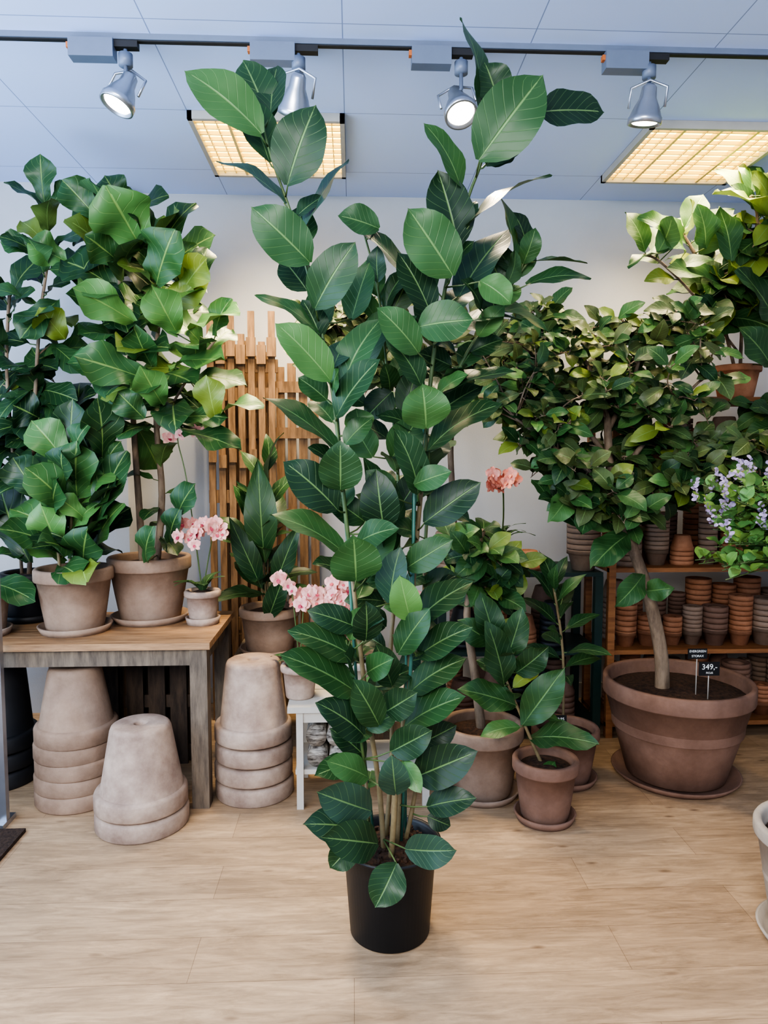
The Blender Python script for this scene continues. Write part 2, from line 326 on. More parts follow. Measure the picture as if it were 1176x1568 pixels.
def fixture(x0,en):
    x1=x0+.67; y0=3.21; y1=3.85
    fr=B(); z0=ZC-.035
    for (a,c,d,e2) in ((x0,x1,y0,y0+.02),(x0,x1,y1-.02,y1),(x0,x0+.02,y0,y1),(x1-.02,x1,y0,y1)): box(fr,a,c,d,e2,z0,ZC,'white')
    pn=B(); box(pn,x0+.02,x1-.02,y0+.02,y1-.02,ZC-.006,ZC-.001,'emit_panel')
    lv=B()
    for i in range(1,4): box(lv,x0+i*.167-.006,x0+i*.167+.006,y0+.02,y1-.02,z0+.004,ZC-.008,'louvre')
    for i in range(1,11): box(lv,x0+.02,x1-.02,y0+i*.0582-.003,y0+i*.0582+.003,z0+.008,ZC-.010,'louvre')
    for i in range(1,12):
        if i%4: box(lv,x0+i*.0558-.002,x0+i*.0558+.002,y0+.02,y1-.02,z0+.012,ZC-.012,'louvre')
    e=group('louvred_ceiling_light',((x0+x1)/2,(y0+y1)/2,ZC),{'frame':fr,'diffuser':pn,'louvre_grid':lv})
    l=bpy.data.lights.new('tube','AREA'); l.energy=en; l.color=(1,.79,.50); l.size=.6; l.shape='SQUARE'; l.spread=math.radians(115)
    lo=bpy.data.objects.new('tube',l); bpy.context.scene.collection.objects.link(lo); lo.parent=e; lo.location=(0,0,-.045)
fixture(-.70,26); fixture(1.31,20)
# ---------------------------------------------------------------- table
def table():
    x0,x1,y0,y1,z=-1.95,-.58,2.88,3.49,.70
    t=B()
    for k in range(5):
        ya=y0+(y1-y0)*k/5; box(t,x0,x1,ya+.001,ya+(y1-y0)/5-.001,z-.028,z,'tablewood')
    ap=B(); box(ap,x0+.06,x1-.06,y0+.03,y0+.05,z-.1,z-.028,'greywood'); box(ap,x0+.06,x1-.06,y1-.05,y1-.03,z-.1,z-.028,'greywood'); box(ap,x1-.05,x1-.03,y0+.06,y1-.06,z-.1,z-.028,'greywood'); box(ap,x0+.03,x0+.05,y0+.06,y1-.06,z-.1,z-.028,'greywood')
    lg=B()
    for xx in (x0+.015,x1-.085):
        for yy in (y0+.015,y1-.085): box(lg,xx,xx+.07,yy,yy+.07,0,z-.028,'greywood')
    group('wooden_table',((x0+x1)/2,(y0+y1)/2,0),{'top':t,'apron':ap,'legs':lg})
table()
b=B()
for xx in (-1.378,-1.9):
    box(b,xx-.014,xx+.014,2.786,2.814,.02,1.12,'chrome'); box(b,xx-.016,xx+.016,2.752,2.86,0,.02,'chrome')
for zz in (.4,1.1): box(b,-1.91,-1.368,2.79,2.81,zz,zz+.02,'chrome')
b.make('steel_rack')
inv_stack('stacked_clay_pots',EX(122,1240,3.03),3.03,.172,.095,.575,5,'greyclay',step=.066)
inv_stack('stacked_clay_pots',EX(220,1285,2.80),2.80,.180,.105,.405,2,'paleclay',step=.078)
inv_stack('stacked_clay_pots',EX(391,1235,3.05),3.05,.168,.105,.585,4,'paleclay',step=.082)
inv_stack('stacked_clay_pots',-1.60,3.22,.17,.11,.56,3,'darkclay',step=.08)
def crate(u0,u1,y,n,h):
    b=B(); cx0=EX(u0,1100,y); cx1=EX(u1,1100,y); wd=(cx1-cx0)/n
    for i in range(n): box(b,cx0+i*wd+.012,cx0+(i+1)*wd-.012,y-.02,y-.005,0.0,h,'darkwood')
    for z in (.03,h*.5,h-.06): box(b,cx0,cx1,y-.005,y+.015,z,z+.06,'darkwood')
    box(b,cx0,cx0+.015,y+.015,y+.08,0,h,'darkwood'); box(b,cx1-.015,cx1,y+.015,y+.08,0,h,'darkwood'); box(b,cx0,cx1,y+.08,y+.095,0,h,'darkwood')
    b.make('slatted_crate')
crate(193,292,3.36,3,.54); crate(78,188,3.42,3,.5)
def trellis():
    b=B()
    xa=EX(316,600,3.9); xb=EX(425,600,3.9); n=7; w=(xb-xa)/n
    for i in range(n):
        zt=2.22 if i%2==0 else 2.10-.02*(i%3); box(b,xa+i*w+.006,xa+i*w+w*.76,3.9,3.92,0,zt,'slat')
        box(b,xa+i*w,xa+i*w+w*.9,3.88,3.90,1.98-.04*(i%2),2.08-.04*(i%2),'slat')
        box(b,xa+i*w+.01,xa+i*w+w*.9,3.885,3.90,1.42-.03*(i%2),1.49-.03*(i%2),'slat')
    for z in (.5,1.2,1.75,1.9): box(b,xa,xb,3.92,3.945,z,z+.07,'slat')
    xa2=EX(335,600,4.0); xb2=EX(492,600,4.0); w=(xb2-xa2)/9
    for i in range(9): box(b,xa2+i*w,xa2+i*w+w*.74,4.0,4.02,0,2.14-.05*(i%2)-i*.03,'slat')
    for z in (.4,1.1,1.55,1.8): box(b,xa2,xb2,3.985,4.0,z,z+.06,'slat')
    b.make('wooden_slat_panel')
trellis()
def lowtable():
    t=B(); x0=EX(352,1005,3.4); x1=EX(590,1005,3.4); z=.47
    box(t,x0,x1,3.38,3.84,z-.025,z,'greywood'); lg=B()
    for xx in (x0+.01,x1-.05):
        for yy in (3.39,3.79): box(lg,xx,xx+.04,yy,yy+.04,0,z-.025,'greywood')
    group('low_side_table',((x0+x1)/2,3.6,0),{'top':t,'legs':lg})
lowtable()
def bench():
    x0=EX(440,1080,2.87); x1=EX(672,1080,2.87); z=.435; t=B()
    for k in range(3): box(t,x0,x1,2.86+k*.115,2.86+k*.115+.108,z-.025,z,'white')
    lg=B()
    for xx in (x0+.035,x1-.065):
        for yy in (2.87,3.165): box(lg,xx,xx+.028,yy,yy+.028,0,z-.025,'white')
    sh=B(); box(sh,x0+.03,x1-.03,2.88,3.18,.145,.165,'white'); box(lg,x0+.063,x1-.065,2.875,2.89,z-.07,z-.025,'white')
    group('white_wooden_bench',((x0+x1)/2,3.03,0),{'top':t,'legs':lg,'lower_shelf':sh})
    lo=B()
    for (dx,zz) in ((.12,.209),(.115,.296),(.21,.209),(.2,.297)):
        tube(lo,[(x0+dx,2.9,zz),(x0+dx,3.12,zz)],.043,'birch',18)
    lo.make('birch_logs')
bench()
# ---------------------------------------------------------------- right shelving
def shelf_unit(name,x0,x1,y0,y1,levels,mat,post=.035):
    b=B(); p=B(); top=max(levels)
    for z in levels: box(b,x0,x1,y0,y1,z-.022,z,mat)
    for xx in (x0,x1-post):
        for yy in (y0-.004,y1-post): box(p,xx,xx+post,yy,yy+post,0,top-.022,mat)
    group(name,((x0+x1)/2,(y0+y1)/2,0),{'boards':b,'posts':p})
SX0=1.30; SX1=2.62
shelf_unit('wooden_shelf',SX0,SX1,3.56,3.95,[.08,.46,.885,1.38,1.75],'shelfwood')
GX0=.43; GX1=1.27
shelf_unit('green_shelf',GX0,GX1,3.56,3.95,[.08,.46,.865],'greenpaint',.04)
def upstack(b,x,y,z,r,n,mat,step=.028,inv=False):
    h0=r*1.3
    if inv:
        for k in range(n):
            q=r*(1-.01*k); lathe(b,(x,y,z+k*step),[(q-.012,0),(q,0),(q,step*.86),(q-.008,step*.9),(q-.012,step*.9)],mat,24)
        zz=z+n*step-step; lathe(b,(x,y,zz),[(r*.93,step*.8),(r*.66,h0),(r*.6,h0+.003),(r*.15,h0+.003),(r*.14,h0-.02),(0,h0-.02)],mat,24)
    else:
        lathe(b,(x,y,z),[(0,0),(r*.66,0),(r*.9,h0*.75),(r,h0*.75),(r,h0*.75+.02),(r-.008,h0*.75+.02)],mat,24)
        for k in range(n):
            q=r*(1+.004*k); zz=z+h0*.75+k*step; lathe(b,(x,y,zz),[(q-.012,0),(q,0),(q,step*.86),(q-.008,step*.88),(q-.03,step*.7)],mat,24)
        lathe(b,(x,y,z+h0*.75+(n-1)*step),[(r-.01,step*.86),(r*.7,step*.86-r)],mat,24)
def shelfpots(name,x0,x1,zs,mats,hmax,rr=(.045,.082)):
    b=B(); x=x0+.09
    while x<x1-.07:
        r=R(*rr); y=R(3.66,3.70); m=random.choice(mats); n=random.randint(4,10)
        inv=random.random()<.45; h0=r*1.3; st=R(.022,.03); n=max(1,min(n,int((hmax-h0-.02)/st)))
        upstack(b,x+r*.2,y,zs,r,n,m,st,inv)
        r2=R(*rr)*.9
        upstack(b,x+r*.1+R(-.01,.01),y+.17,zs,r2,max(1,min(9,int((hmax-r2*1.3-.02)/st))),random.choice(mats),st,random.random()<.4)
        x+=r*2+R(.006,.018)
    b.make(name,None,((x0+x1)/2,3.7,zs))
cl=['orangeclay','orangeclay','brownclay','greyclay']
for z,h in ((.08,.34),(.46,.38),(.885,.44),(1.38,.32)): shelfpots('stacked_terracotta_pots',SX0+.03,SX1-.02,z,cl,h)
for z,h in ((.08,.32),(.46,.34)): shelfpots('stacked_terracotta_pots',GX0+.04,GX1-.03,z,['orangeclay','darkclay','brownclay'],h)
b=B(); upstack(b,EX(893,860,3.66),3.66,.865,.085,6,'greyclay',.028); upstack(b,EX(808,860,3.68),3.68,.865,.075,1,'orangeclay',.028,True); b.make('stacked_terracotta_pots',None,(1.1,3.66,.865))
# ---------------------------------------------------------------- main plant
def main_plant():
    px=EX(597,1400,2.11); py=2.11
    P=B(); S=B(); G=B(); L=B(); K=B()
    h=.285; rt=.156; rb=.122
    lathe(P,(px,py,0),[(0,.004),(rb-.02,.004),(rb-.012,0),(rb,.004),(rt-.018,h-.06),(rt-.014,h-.058),(rt-.008,h-.012),(rt,h-.01),(rt+.001,h),(rt-.005,h),(rt-.012,h-.01),(rt-.03,h*.5)],'blackplastic',64)
    lathe(S,(px,py,h-.03),[(rt-.022,0),(rt*.6,.012),(rt*.3,.02),(0,.018)],'soil',32)
    for k in range(160):
        a=R(0,6.28); r=R(0,rt-.035); q=Vector((px+r*math.cos(a),py+r*math.sin(a),h-.015)); s=R(.004,.009)
        box(S,q.x-s,q.x+s,q.y-s*.6,q.y+s*.6,q.z-.004,q.z+.006,'soil',Matrix.Rotation(R(0,3),3,'Z')@Matrix.Rotation(R(-.5,.5),3,'X'))
    base=lambda dx,dy:Vector((px+dx,py+dy,h-.02))
    def st(pts,b0,r0,r1):
        q=[b0]+[E(*p) for p in pts]; q=smooth(q,4); n=len(q); rr=[r0+(r1-r0)*i/(n-1) for i in range(n)]
        c=int(n*.35); tube(G,q[:c+1],rr[:c+1],'brownstem',9); tube(G,q[c:],rr[c:],'greenstem',9); return q
    s1=st([(580,1200,2.1),(562,1080,2.09),(548,960,2.08),(536,850,2.08),(522,720,2.08),(512,620,2.09),(495,520,2.1),(472,420,2.1),(445,325,2.1),(415,240,2.1),(404,195,2.1)],base(-.02,-.03),.0085,.003)
    s2=st([(615,1150,2.14),(626,1000,2.16),(636,850,2.17),(650,700,2.18),(662,560,2.18),(682,440,2.18),(700,370,2.17),(718,300,2.16),(738,245,2.15),(744,190,2.14),(735,150,2.13)],base(.02,-.01),.009,.003)
    s3=st([(600,1150,2.2),(598,1000,2.23),(610,850,2.25),(608,700,2.26),(592,560,2.26),(578,440,2.24),(556,352,2.2)],base(-.01,.04),.008,.003)
    s4=st([(640,1180,2.16),(648,1000,2.2),(652,820,2.22),(668,680,2.22),(705,560,2.22),(755,480,2.22),(795,420,2.22),(822,385,2.2)],base(.05,.02),.0075,.0025)
    s5=st([(560,1190,2.05),(545,1080,2.03),(530,980,2.05)],base(-.06,-.02),.006,.003)
    tube(G,smooth([base(.0,-.07),E(604,1240,2.03),E(607,1160,2.04)],4),.009,'brownstem',9)
    tube(K,[base(-.045,0),E(548,1080,2.11),E(532,830,2.1),E(510,560,2.12)],.0048,'stake',8)
    tube(K,[base(.035,.01),E(630,1000,2.12),E(634,760,2.12),E(655,600,2.18)],.0055,'stake',8)
    tube(K,[base(.05,.03),E(622,1000,2.15),E(640,700,2.18)],.004,'stake',8)
    stems=s1+s2+s3+s4+s5
    LV=[(400,205,282,108,76,.85,2.06,-.03),(412,185,372,92,60,.3,2.16,.02),(414,175,425,100,42,.2,2.14,.05),(440,283,484,160,78,.2,2.06,-.04),(412,248,366,135,50,.35,2.12,0),
    (470,347,534,243,32,-1,2.14,.05),(437,312,330,246,30,-1,2.1,-.02),(474,402,384,316,70,.6,2.04,-.05),(482,472,545,370,64,.3,2.04,-.05),(470,445,432,396,50,.2,2.14,.03),
    (505,582,421,494,62,.95,2.03,-.06),(515,638,584,548,44,.25,2.05,-.04),(488,512,389,452,26,.6,2.06,-.05),(500,612,456,578,40,.5,2.1,0),(518,690,402,608,28,.4,2.04,-.05),
    (525,590,584,488,46,.5,2.12,0),(538,490,566,402,46,.6,2.16,0),(521,750,521,674,64,.4,2.02,-.05),(516,780,433,706,64,.2,2.03,-.04),(545,890,541,818,76,.55,2.0,-.06),
    (528,848,412,788,34,.6,2.05,-.05),(588,812,576,718,58,.05,2.08,-.03),(566,880,596,770,52,.7,2.12,0),(470,372,455,318,42,.4,2.18,.05),(550,660,545,625,46,.8,2.1,0),
    (735,178,704,26,36,.4,2.1,-.03),(762,155,742,95,56,.25,2.1,-.02),(733,245,832,114,90,.5,2.06,-.05),(822,172,926,172,68,.12,2.1,-.02),(745,252,806,205,42,.2,2.14,.02),
    (705,287,648,188,46,.7,2.1,-.03),(702,378,670,260,68,.1,2.12,-.02),(716,347,846,268,24,.15,2.1,-.02),(693,422,624,318,78,.65,2.06,-.05),(702,455,780,350,50,-1,2.18,.03),
    (580,350,517,330,46,.5,2.12,-.03),(628,430,548,348,34,.35,2.14,-.02),(660,482,608,385,52,.15,2.12,-.02),(641,500,726,490,62,.5,2.05,-.04),(735,430,783,466,48,.85,2.1,-.02),
    (788,392,764,298,24,.5,2.15,-.02),(806,436,906,426,36,.45,2.14,-.03),(818,400,900,404,12,.4,2.18,0),(640,540,576,470,54,.6,2.06,-.05),(645,592,590,515,42,.3,2.1,-.03),
    (652,655,646,586,72,.7,2.04,-.05),(634,742,692,722,40,.55,2.05,-.04),(655,690,772,618,36,.2,2.12,-.04),(668,605,792,570,26,.3,2.14,-.03),(650,800,737,738,52,.2,2.1,-.04),
    (640,755,602,655,48,.35,2.08,-.04),(660,640,740,590,42,.3,2.2,0),(690,500,800,490,28,.5,2.2,0),(742,470,840,510,30,.5,2.24,0),(600,700,640,640,52,.55,2.16,0),
    (622,870,694,826,46,.4,2.06,-.05),(628,948,612,880,48,.95,2.05,-.05),(598,925,614,836,42,-1,2.08,-.03),(600,850,556,700,52,.35,2.15,-.02),(590,960,552,930,32,.2,2.1,-.05),
    (545,1008,440,965,38,.35,2.04,-.06),(548,1062,428,1002,40,.4,2.0,-.08),(562,1030,604,1008,42,.6,2.0,-.07),(630,962,728,890,42,.25,2.1,-.04),(640,1005,724,960,38,.35,2.08,-.06),
    (628,1060,716,1008,38,.4,2.1,-.04),(556,1125,483,1075,50,.2,1.98,-.08),(620,1112,715,1066,34,.5,2.06,-.06),(563,1190,498,1165,42,.65,2.0,-.07),(568,1242,484,1212,62,-1,1.96,-.08),
    (560,1272,463,1262,42,-1,1.97,-.08),(578,1292,491,1282,56,.2,1.93,-.1),(607,1322,574,1390,58,.35,1.9,-.05),(622,1300,700,1302,52,-1,1.93,-.09),(655,1235,730,1222,42,.15,2.02,-.06),
    (635,1190,732,1150,62,.15,2.02,-.06),(606,1215,600,1155,48,-1,1.96,-.06),(618,1165,645,1215,30,.85,1.98,-.06),(600,1150,662,1118,50,.25,2.0,-.06),(580,1110,540,1040,48,.35,2.0,-.06),
    (590,1090,640,1060,48,.2,2.04,-.06),(600,1050,575,985,42,.3,2.06,-.05),(560,980,560,920,48,.2,2.02,-.06),(610,1000,660,930,46,.35,2.06,-.05),(545,960,470,935,40,.15,2.06,-.04),
    (560,1160,505,1115,40,.1,2.06,-.03),(640,1140,700,1110,42,.15,2.12,0),(540,1290,505,1330,46,.3,1.98,-.03),(655,1250,690,1265,30,.1,2.1,0),(600,760,560,720,42,.45,2.1,-.03),
    (560,560,600,470,48,.6,2.2,0),(600,480,640,400,46,.3,2.24,0),(560,620,510,590,30,.5,2.2,0),(620,640,640,560,42,.3,2.2,0),(690,560,640,540,40,.3,2.24,0),
    (500,500,480,440,40,.3,2.16,.03),(760,480,740,430,44,.2,2.24,0),(770,440,750,395,44,.25,2.24,0),(650,900,700,880,40,.3,2.2,0),(560,800,500,760,44,.3,2.16,0),
    (700,330,690,270,40,.15,2.2,0),(745,250,790,235,36,.2,2.16,0),(455,330,495,300,30,.15,2.16,0),(670,520,640,450,44,.1,2.22,0),(600,600,560,640,44,.2,2.2,0),(720,540,770,520,34,.4,2.26,0),
    (590,900,520,870,40,.25,2.2,0),(610,780,650,720,44,.15,2.24,0),(570,700,540,650,44,.65,2.2,0),(665,760,720,800,34,.3,2.24,0)]
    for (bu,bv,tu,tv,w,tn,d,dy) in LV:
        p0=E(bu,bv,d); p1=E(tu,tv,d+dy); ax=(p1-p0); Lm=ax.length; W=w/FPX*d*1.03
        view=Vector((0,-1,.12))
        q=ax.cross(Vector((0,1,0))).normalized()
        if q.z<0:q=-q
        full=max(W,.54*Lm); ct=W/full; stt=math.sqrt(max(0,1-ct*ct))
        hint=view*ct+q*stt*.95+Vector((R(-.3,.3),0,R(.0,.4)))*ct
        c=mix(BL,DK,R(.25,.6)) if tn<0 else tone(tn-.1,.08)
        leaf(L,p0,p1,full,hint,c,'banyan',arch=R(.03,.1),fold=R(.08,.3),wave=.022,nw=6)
        ns=min(stems,key=lambda s:(s-p0-Vector((0,0,-.02))).length)
        if (ns-p0).length<.16: tube(G,[ns,ns.lerp(p0,.5)+Vector((0,0,-.004)),p0+ax*.02],[.003,.0025,.002],'greenstem',6)
        else: tube(G,[ns,p0],[.003,.002],'greenstem',6)
    cf=lambda: mix(BL,DK,.5) if random.random()<.12 else tone(R(.0,.7))
    for s,n,t0,t1 in ((s1,14,.14,.64),(s2,18,.14,.66),(s3,30,.16,.86),(s4,26,.25,.95),(s5,6,.2,1)):
        stem_leaves(L,G,s,n,.135,.078,t0,t1,10,60,pet=.03,cols=cf,hint=(0,-.8,.7),prof='banyan')
    group('potted_banyan_fig',(px,py,0),{'nursery_pot':P,'soil':S,'stems':G,'foliage':L,'support_stakes':K})
main_plant()
# ---------------------------------------------------------------- fiddle leaf figs on table
def fcol():
    r=random.random()
    return mix(YL,MD,R(.4,.8)) if r<.10 else tone(R(.05,.8))
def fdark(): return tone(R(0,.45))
def potted(name,u,y,z,rt,rb,h,mat,plant,sauc=True,smat=None,xx=None,band=.2):
    x=EX(u,900,y) if xx is None else xx
    P=B();S=B();G=B();L=B()
    zz=z
    if sauc: sb=B(); saucer(sb,(x,y,z),rb*1.3,smat or mat); zz=z+.012
    else: sb=B()
    pot(P,(x,y,zz),rt,rb,h,mat,band=band,soil=S)
    top=Vector((x,y,zz+h*.87)); plant(L,G,top)
    group(name,(x,y,z),{'pot':P,'saucer':sb,'soil':S,'stems':G,'foliage':L})
def explicit(L,lst,d,mat,prof,wmin=.5,stems=None,G=None):
    for (bu,bv,tu,tv,w,tn,dy) in lst:
        p0=E(bu,bv,d+R(-.05,.05)); p1=E(tu,tv,d+dy); ax=p1-p0; W=w/FPX*d; q=ax.cross(Vector((0,1,0))).normalized()
        if q.z<0:q=-q
        full=max(W,wmin*ax.length); ct=W/full; stt=math.sqrt(max(0,1-ct*ct))
        c=mix(YL,MD,R(.2,.6)) if tn>1 else (mix(BL,DK,.5) if tn<0 else tone(tn-.05,.08))
        leaf(L,p0,p1,full,Vector((0,-1,.2))*ct+q*stt,c,prof,arch=R(.04,.1),fold=R(.1,.25),wave=.06,mat=mat,nw=6)
        if stems:
            ns=min(stems,key=lambda s:(s-p0).length); tube(G,[ns,p0],.003,'greenstem',6)
FW=.055
def fiddleA(L,G,top):
    ss=[]
    for dx,dy,v,u in ((-.02,0,700,112),(.04,-.02,790,140),(-.05,-.02,790,85),(.0,.05,690,160)):
        p=smooth([top+Vector((dx,dy,-.02)),E(u,v,top.y+dy)],6); tube(G,p,.007,'brownstem'); ss.append(p)
    stem_leaves(L,G,ss[0],13,.27,.17,.2,1,25,70,.02,fcol,'fiddle','fiddle',hint=(0,-.8,.8),wave=FW)
    stem_leaves(L,G,ss[1],7,.22,.14,.2,1,10,60,.02,fcol,'fiddle','fiddle',hint=(0,-.8,.8),wave=FW)
    stem_leaves(L,G,ss[2],7,.22,.14,.2,1,10,60,.02,fcol,'fiddle','fiddle',hint=(0,-.8,.8),wave=FW)
    stem_leaves(L,G,ss[3],10,.27,.17,.2,1,25,70,.02,fdark,'fiddle','fiddle',hint=(0,-.8,.8),wave=FW)
    explicit(L,[(118,760,118,675,70,.6,-.08),(95,840,62,770,55,.9,-.1),(130,870,135,808,60,.4,-.12),(150,800,195,690,55,.3,0),(100,860,28,828,26,.9,-.08),(145,850,190,770,40,.6,-.06),(110,700,112,610,50,.2,0),(60,760,20,700,60,.2,0),(45,860,0,740,70,.1,.1)],top.y,'fiddle','fiddle',.5)
potted('potted_fiddle_leaf_fig',114,3.12,.70,.162,.118,.265,'greyclay',fiddleA)
def fiddleB(L,G,top):
    t1=smooth([top+Vector((-.03,0,-.02)),E(212,760,3.3),E(205,660,3.28),E(200,560,3.26),E(185,440,3.25),E(160,340,3.25)],4)
    t2=smooth([top+Vector((.03,0,-.02)),E(248,760,3.3),E(240,660,3.3),E(238,560,3.28),E(245,460,3.25),E(240,370,3.2)],4)
    t3=smooth([E(240,660,3.3),E(275,600,3.25),E(300,560,3.2),E(330,520,3.2)],4)
    for t in (t1,t2): tube(G,t,[.017-.011*i/(len(t)-1) for i in range(len(t))],'bark',10)
    tube(G,t3,.006,'bark')
    for t,n,a in ((t1,22,.42),(t2,22,.40),(t3,9,.2)): stem_leaves(L,G,t,n,.26,.17,a,.97,-20,50,.03,fcol,'fiddle','fiddle',bias=.25,hint=(0,-.9,.8),wave=FW)
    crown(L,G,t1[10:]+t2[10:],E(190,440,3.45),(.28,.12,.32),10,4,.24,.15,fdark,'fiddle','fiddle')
    stem_leaves(L,G,t2,6,.17,.11,.08,.3,-20,30,.03,fcol,'fiddle','fiddle')
    explicit(L,[(215,378,162,284,92,.85,-.2),(240,435,268,352,78,.5,-.17),(150,335,95,275,52,.35,-.05),(190,320,160,268,50,.25,0),(280,445,318,395,52,1.2,-.1),(205,492,110,440,58,.95,-.2),(272,512,232,436,58,.9,-.2),(290,505,368,478,34,.95,-.15),
     (228,582,112,545,62,.65,-.22),(232,560,205,500,50,.55,-.2),(330,640,316,574,46,1.2,-.12),(260,560,345,552,42,.85,-.15),(320,640,405,620,18,.7,-.1),(240,400,300,310,48,.25,0),(280,660,370,690,38,.4,-.1),(250,480,320,420,60,1.2,-.05),
     (225,860,235,805,40,.5,-.15),(270,800,300,740,45,.3,-.1),(260,830,275,780,40,.2,-.1),(300,440,318,380,40,.2,.05),(270,640,350,640,38,.5,-.05),(220,640,180,600,50,.4,-.1),(180,400,130,360,60,.5,-.1),(250,620,215,560,50,.9,-.2)],3.15,'fiddle','fiddle',.55,t1+t2+t3,G)
potted('potted_fiddle_leaf_fig',230,3.32,.70,.186,.135,.285,'greyclay',fiddleB)
def fiddleC(L,G,top):
    t1=smooth([top+Vector((0,0,-.02)),E(50,700,3.38),E(60,500,3.38),E(75,380,3.38),E(66,310,3.38)],4)
    tube(G,t1,[.012-.008*i/(len(t1)-1) for i in range(len(t1))],'bark')
    t2=smooth([top+Vector((-.03,0,-.02)),E(20,700,3.4),E(10,560,3.4),E(15,440,3.4)],4); tube(G,t2,.008,'bark')
    fc=lambda: tone(R(0,.6)) if random.random()<.88 else mix(YL,MD,.5)
    stem_leaves(L,G,t1,22,.23,.14,.15,.80,-20,45,.03,fc,'fiddle','fiddle',bias=.2,hint=(0,-.9,.8),wave=FW)
    stem_leaves(L,G,t2,22,.23,.14,.15,.95,-20,45,.03,fc,'fiddle','fiddle',bias=.2,hint=(0,-.9,.8),wave=FW)
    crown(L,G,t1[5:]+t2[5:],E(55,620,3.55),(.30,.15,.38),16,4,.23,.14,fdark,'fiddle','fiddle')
    explicit(L,[(68,310,62,235,44,.45,-.05),(70,320,5,280,14,.3,-.05),(80,320,105,275,24,.3,0),(100,400,42,372,54,.9,-.1),(90,460,30,520,50,.3,-.1),(60,640,20,620,60,.1,-.1),(100,520,60,470,50,1.1,-.1),(60,380,0,370,36,.4,-.05)],3.35,'fiddle','fiddle',.5,t1,G)
potted('potted_fiddle_leaf_fig',45,3.36,.70,.125,.1,.21,'darkclay',fiddleC,smat='darkclay')
def fiddleD(L,G,top):
    p=smooth([top,top+Vector((0,0,.45))],6); tube(G,p,.008,'brownstem'); stem_leaves(L,G,p,14,.22,.13,.1,1,0,60,.02,fdark,'fiddle','fiddle',wave=FW)
potted('potted_fiddle_leaf_fig',-32,3.06,.70,.125,.095,.2,'paleclay',fiddleD)
# ---------------------------------------------------------------- orchids
def flower(b,c,nrm,s,mat='petal',lip='lip'):
    c=Vector(c);n=Vector(nrm).normalized(); x=n.cross(Vector((0,0,1))).normalized(); y=x.cross(n); ro=R(-.3,.3)
    for k,(ang,l,w) in enumerate(((90,1,.6),(18,1,1.0),(162,1,1.0),(234,1,.6),(306,1,.6))):
        a=math.radians(ang)+ro; d=x*math.cos(a)+y*math.sin(a)
        leaf(b,c,c+d*s*l+n*s*.1,s*w,n,(1,1,1),'round',arch=.08,fold=.05,wave=.03,mat=mat,nw=4)
    leaf(b,c+n*s*.05,c-y*s*.45+n*s*.35,s*.4,n,(1,1,1),'round',mat=lip,nw=2)
def orchid(fls,spr=.045,mat='petal',lleaf=.14):
    def f(L,G,top):
        for i in range(6):
            a=i*1.05+R(-.3,.3); d=Vector((math.cos(a),math.sin(a),R(.3,.8))).normalized(); leaf(L,top,top+d*lleaf*R(.8,1.1),.05,(0,0,1),tone(R(.1,.5)),'long',arch=.2)
        for (u0,v0,u1,v1,n,d) in fls:
            a=E(u0,v0,d); c=E(u1,v1,d-.03); m=top.lerp(a,.6)+Vector((0,0,.08 if a.z>top.z else .02))
            path=smooth([top,m,a,a.lerp(c,.5)+Vector((0,0,.012)),c],5); tube(G,path,.0028,'greenstem',6)
            for i in range(n):
                t=.55+.45*i/max(1,n-1); p,_=along(path,t); q=p+Vector((R(-spr,spr),R(-.03,.0),R(-spr*.5,spr*.3))); tube(G,[p,q],.0015,'greenstem',5)
                flower(L,q+Vector((0,-.005,0)),(R(-.7,.7),-1,R(-.3,.4)),R(.028,.038),mat)
    return f
potted('potted_orchid',310,3.235,.70,.082,.06,.14,'paleclay',orchid([(290,800,345,812,13,3.15),(340,795,285,825,10,3.12),(272,672,300,662,5,3.3)]))
BZ=.435
potted('potted_orchid',458,3.0,BZ,.082,.06,.14,'paleclay',orchid([(440,880,432,900,4,3.0),(470,905,520,925,8,2.98)]),sauc=False)
potted('potted_orchid',548,3.02,BZ,.08,.06,.15,'whitepot',orchid([(530,905,465,925,12,3.0),(520,895,570,905,10,2.98),(545,915,500,930,8,2.96)]),sauc=False)
potted('potted_orchid',640,3.04,BZ,.075,.055,.13,'whitepot',orchid([(640,930,600,900,4,3.05)]),sauc=False)
potted('potted_orchid',505,3.55,.47,.1,.075,.17,'brownclay',orchid([(490,905,455,915,8,3.5),(520,900,560,880,6,3.5)]))
def strappy(L,G,top):
    for u,v in ((400,790),(410,720),(385,800)):
        p=smooth([top+Vector((R(-.03,.03),0,-.02)),E(u,v,3.5)],5); tube(G,p,.005,'brownstem'); stem_leaves(L,G,p,10,.27,.1,.15,1,15,70,.02,lambda:tone(R(0,.3)),'long')
    explicit(L,[(405,860,395,700,50,.25,-.1),(400,900,350,790,36,.1,-.1),(420,900,460,800,34,.1,-.1),(410,950,440,870,34,.15,-.1)],3.45,'leaf','long',.3)
potted('potted_rubber_plant',412,3.58,.47,.15,.115,.22,'greyclay',strappy)
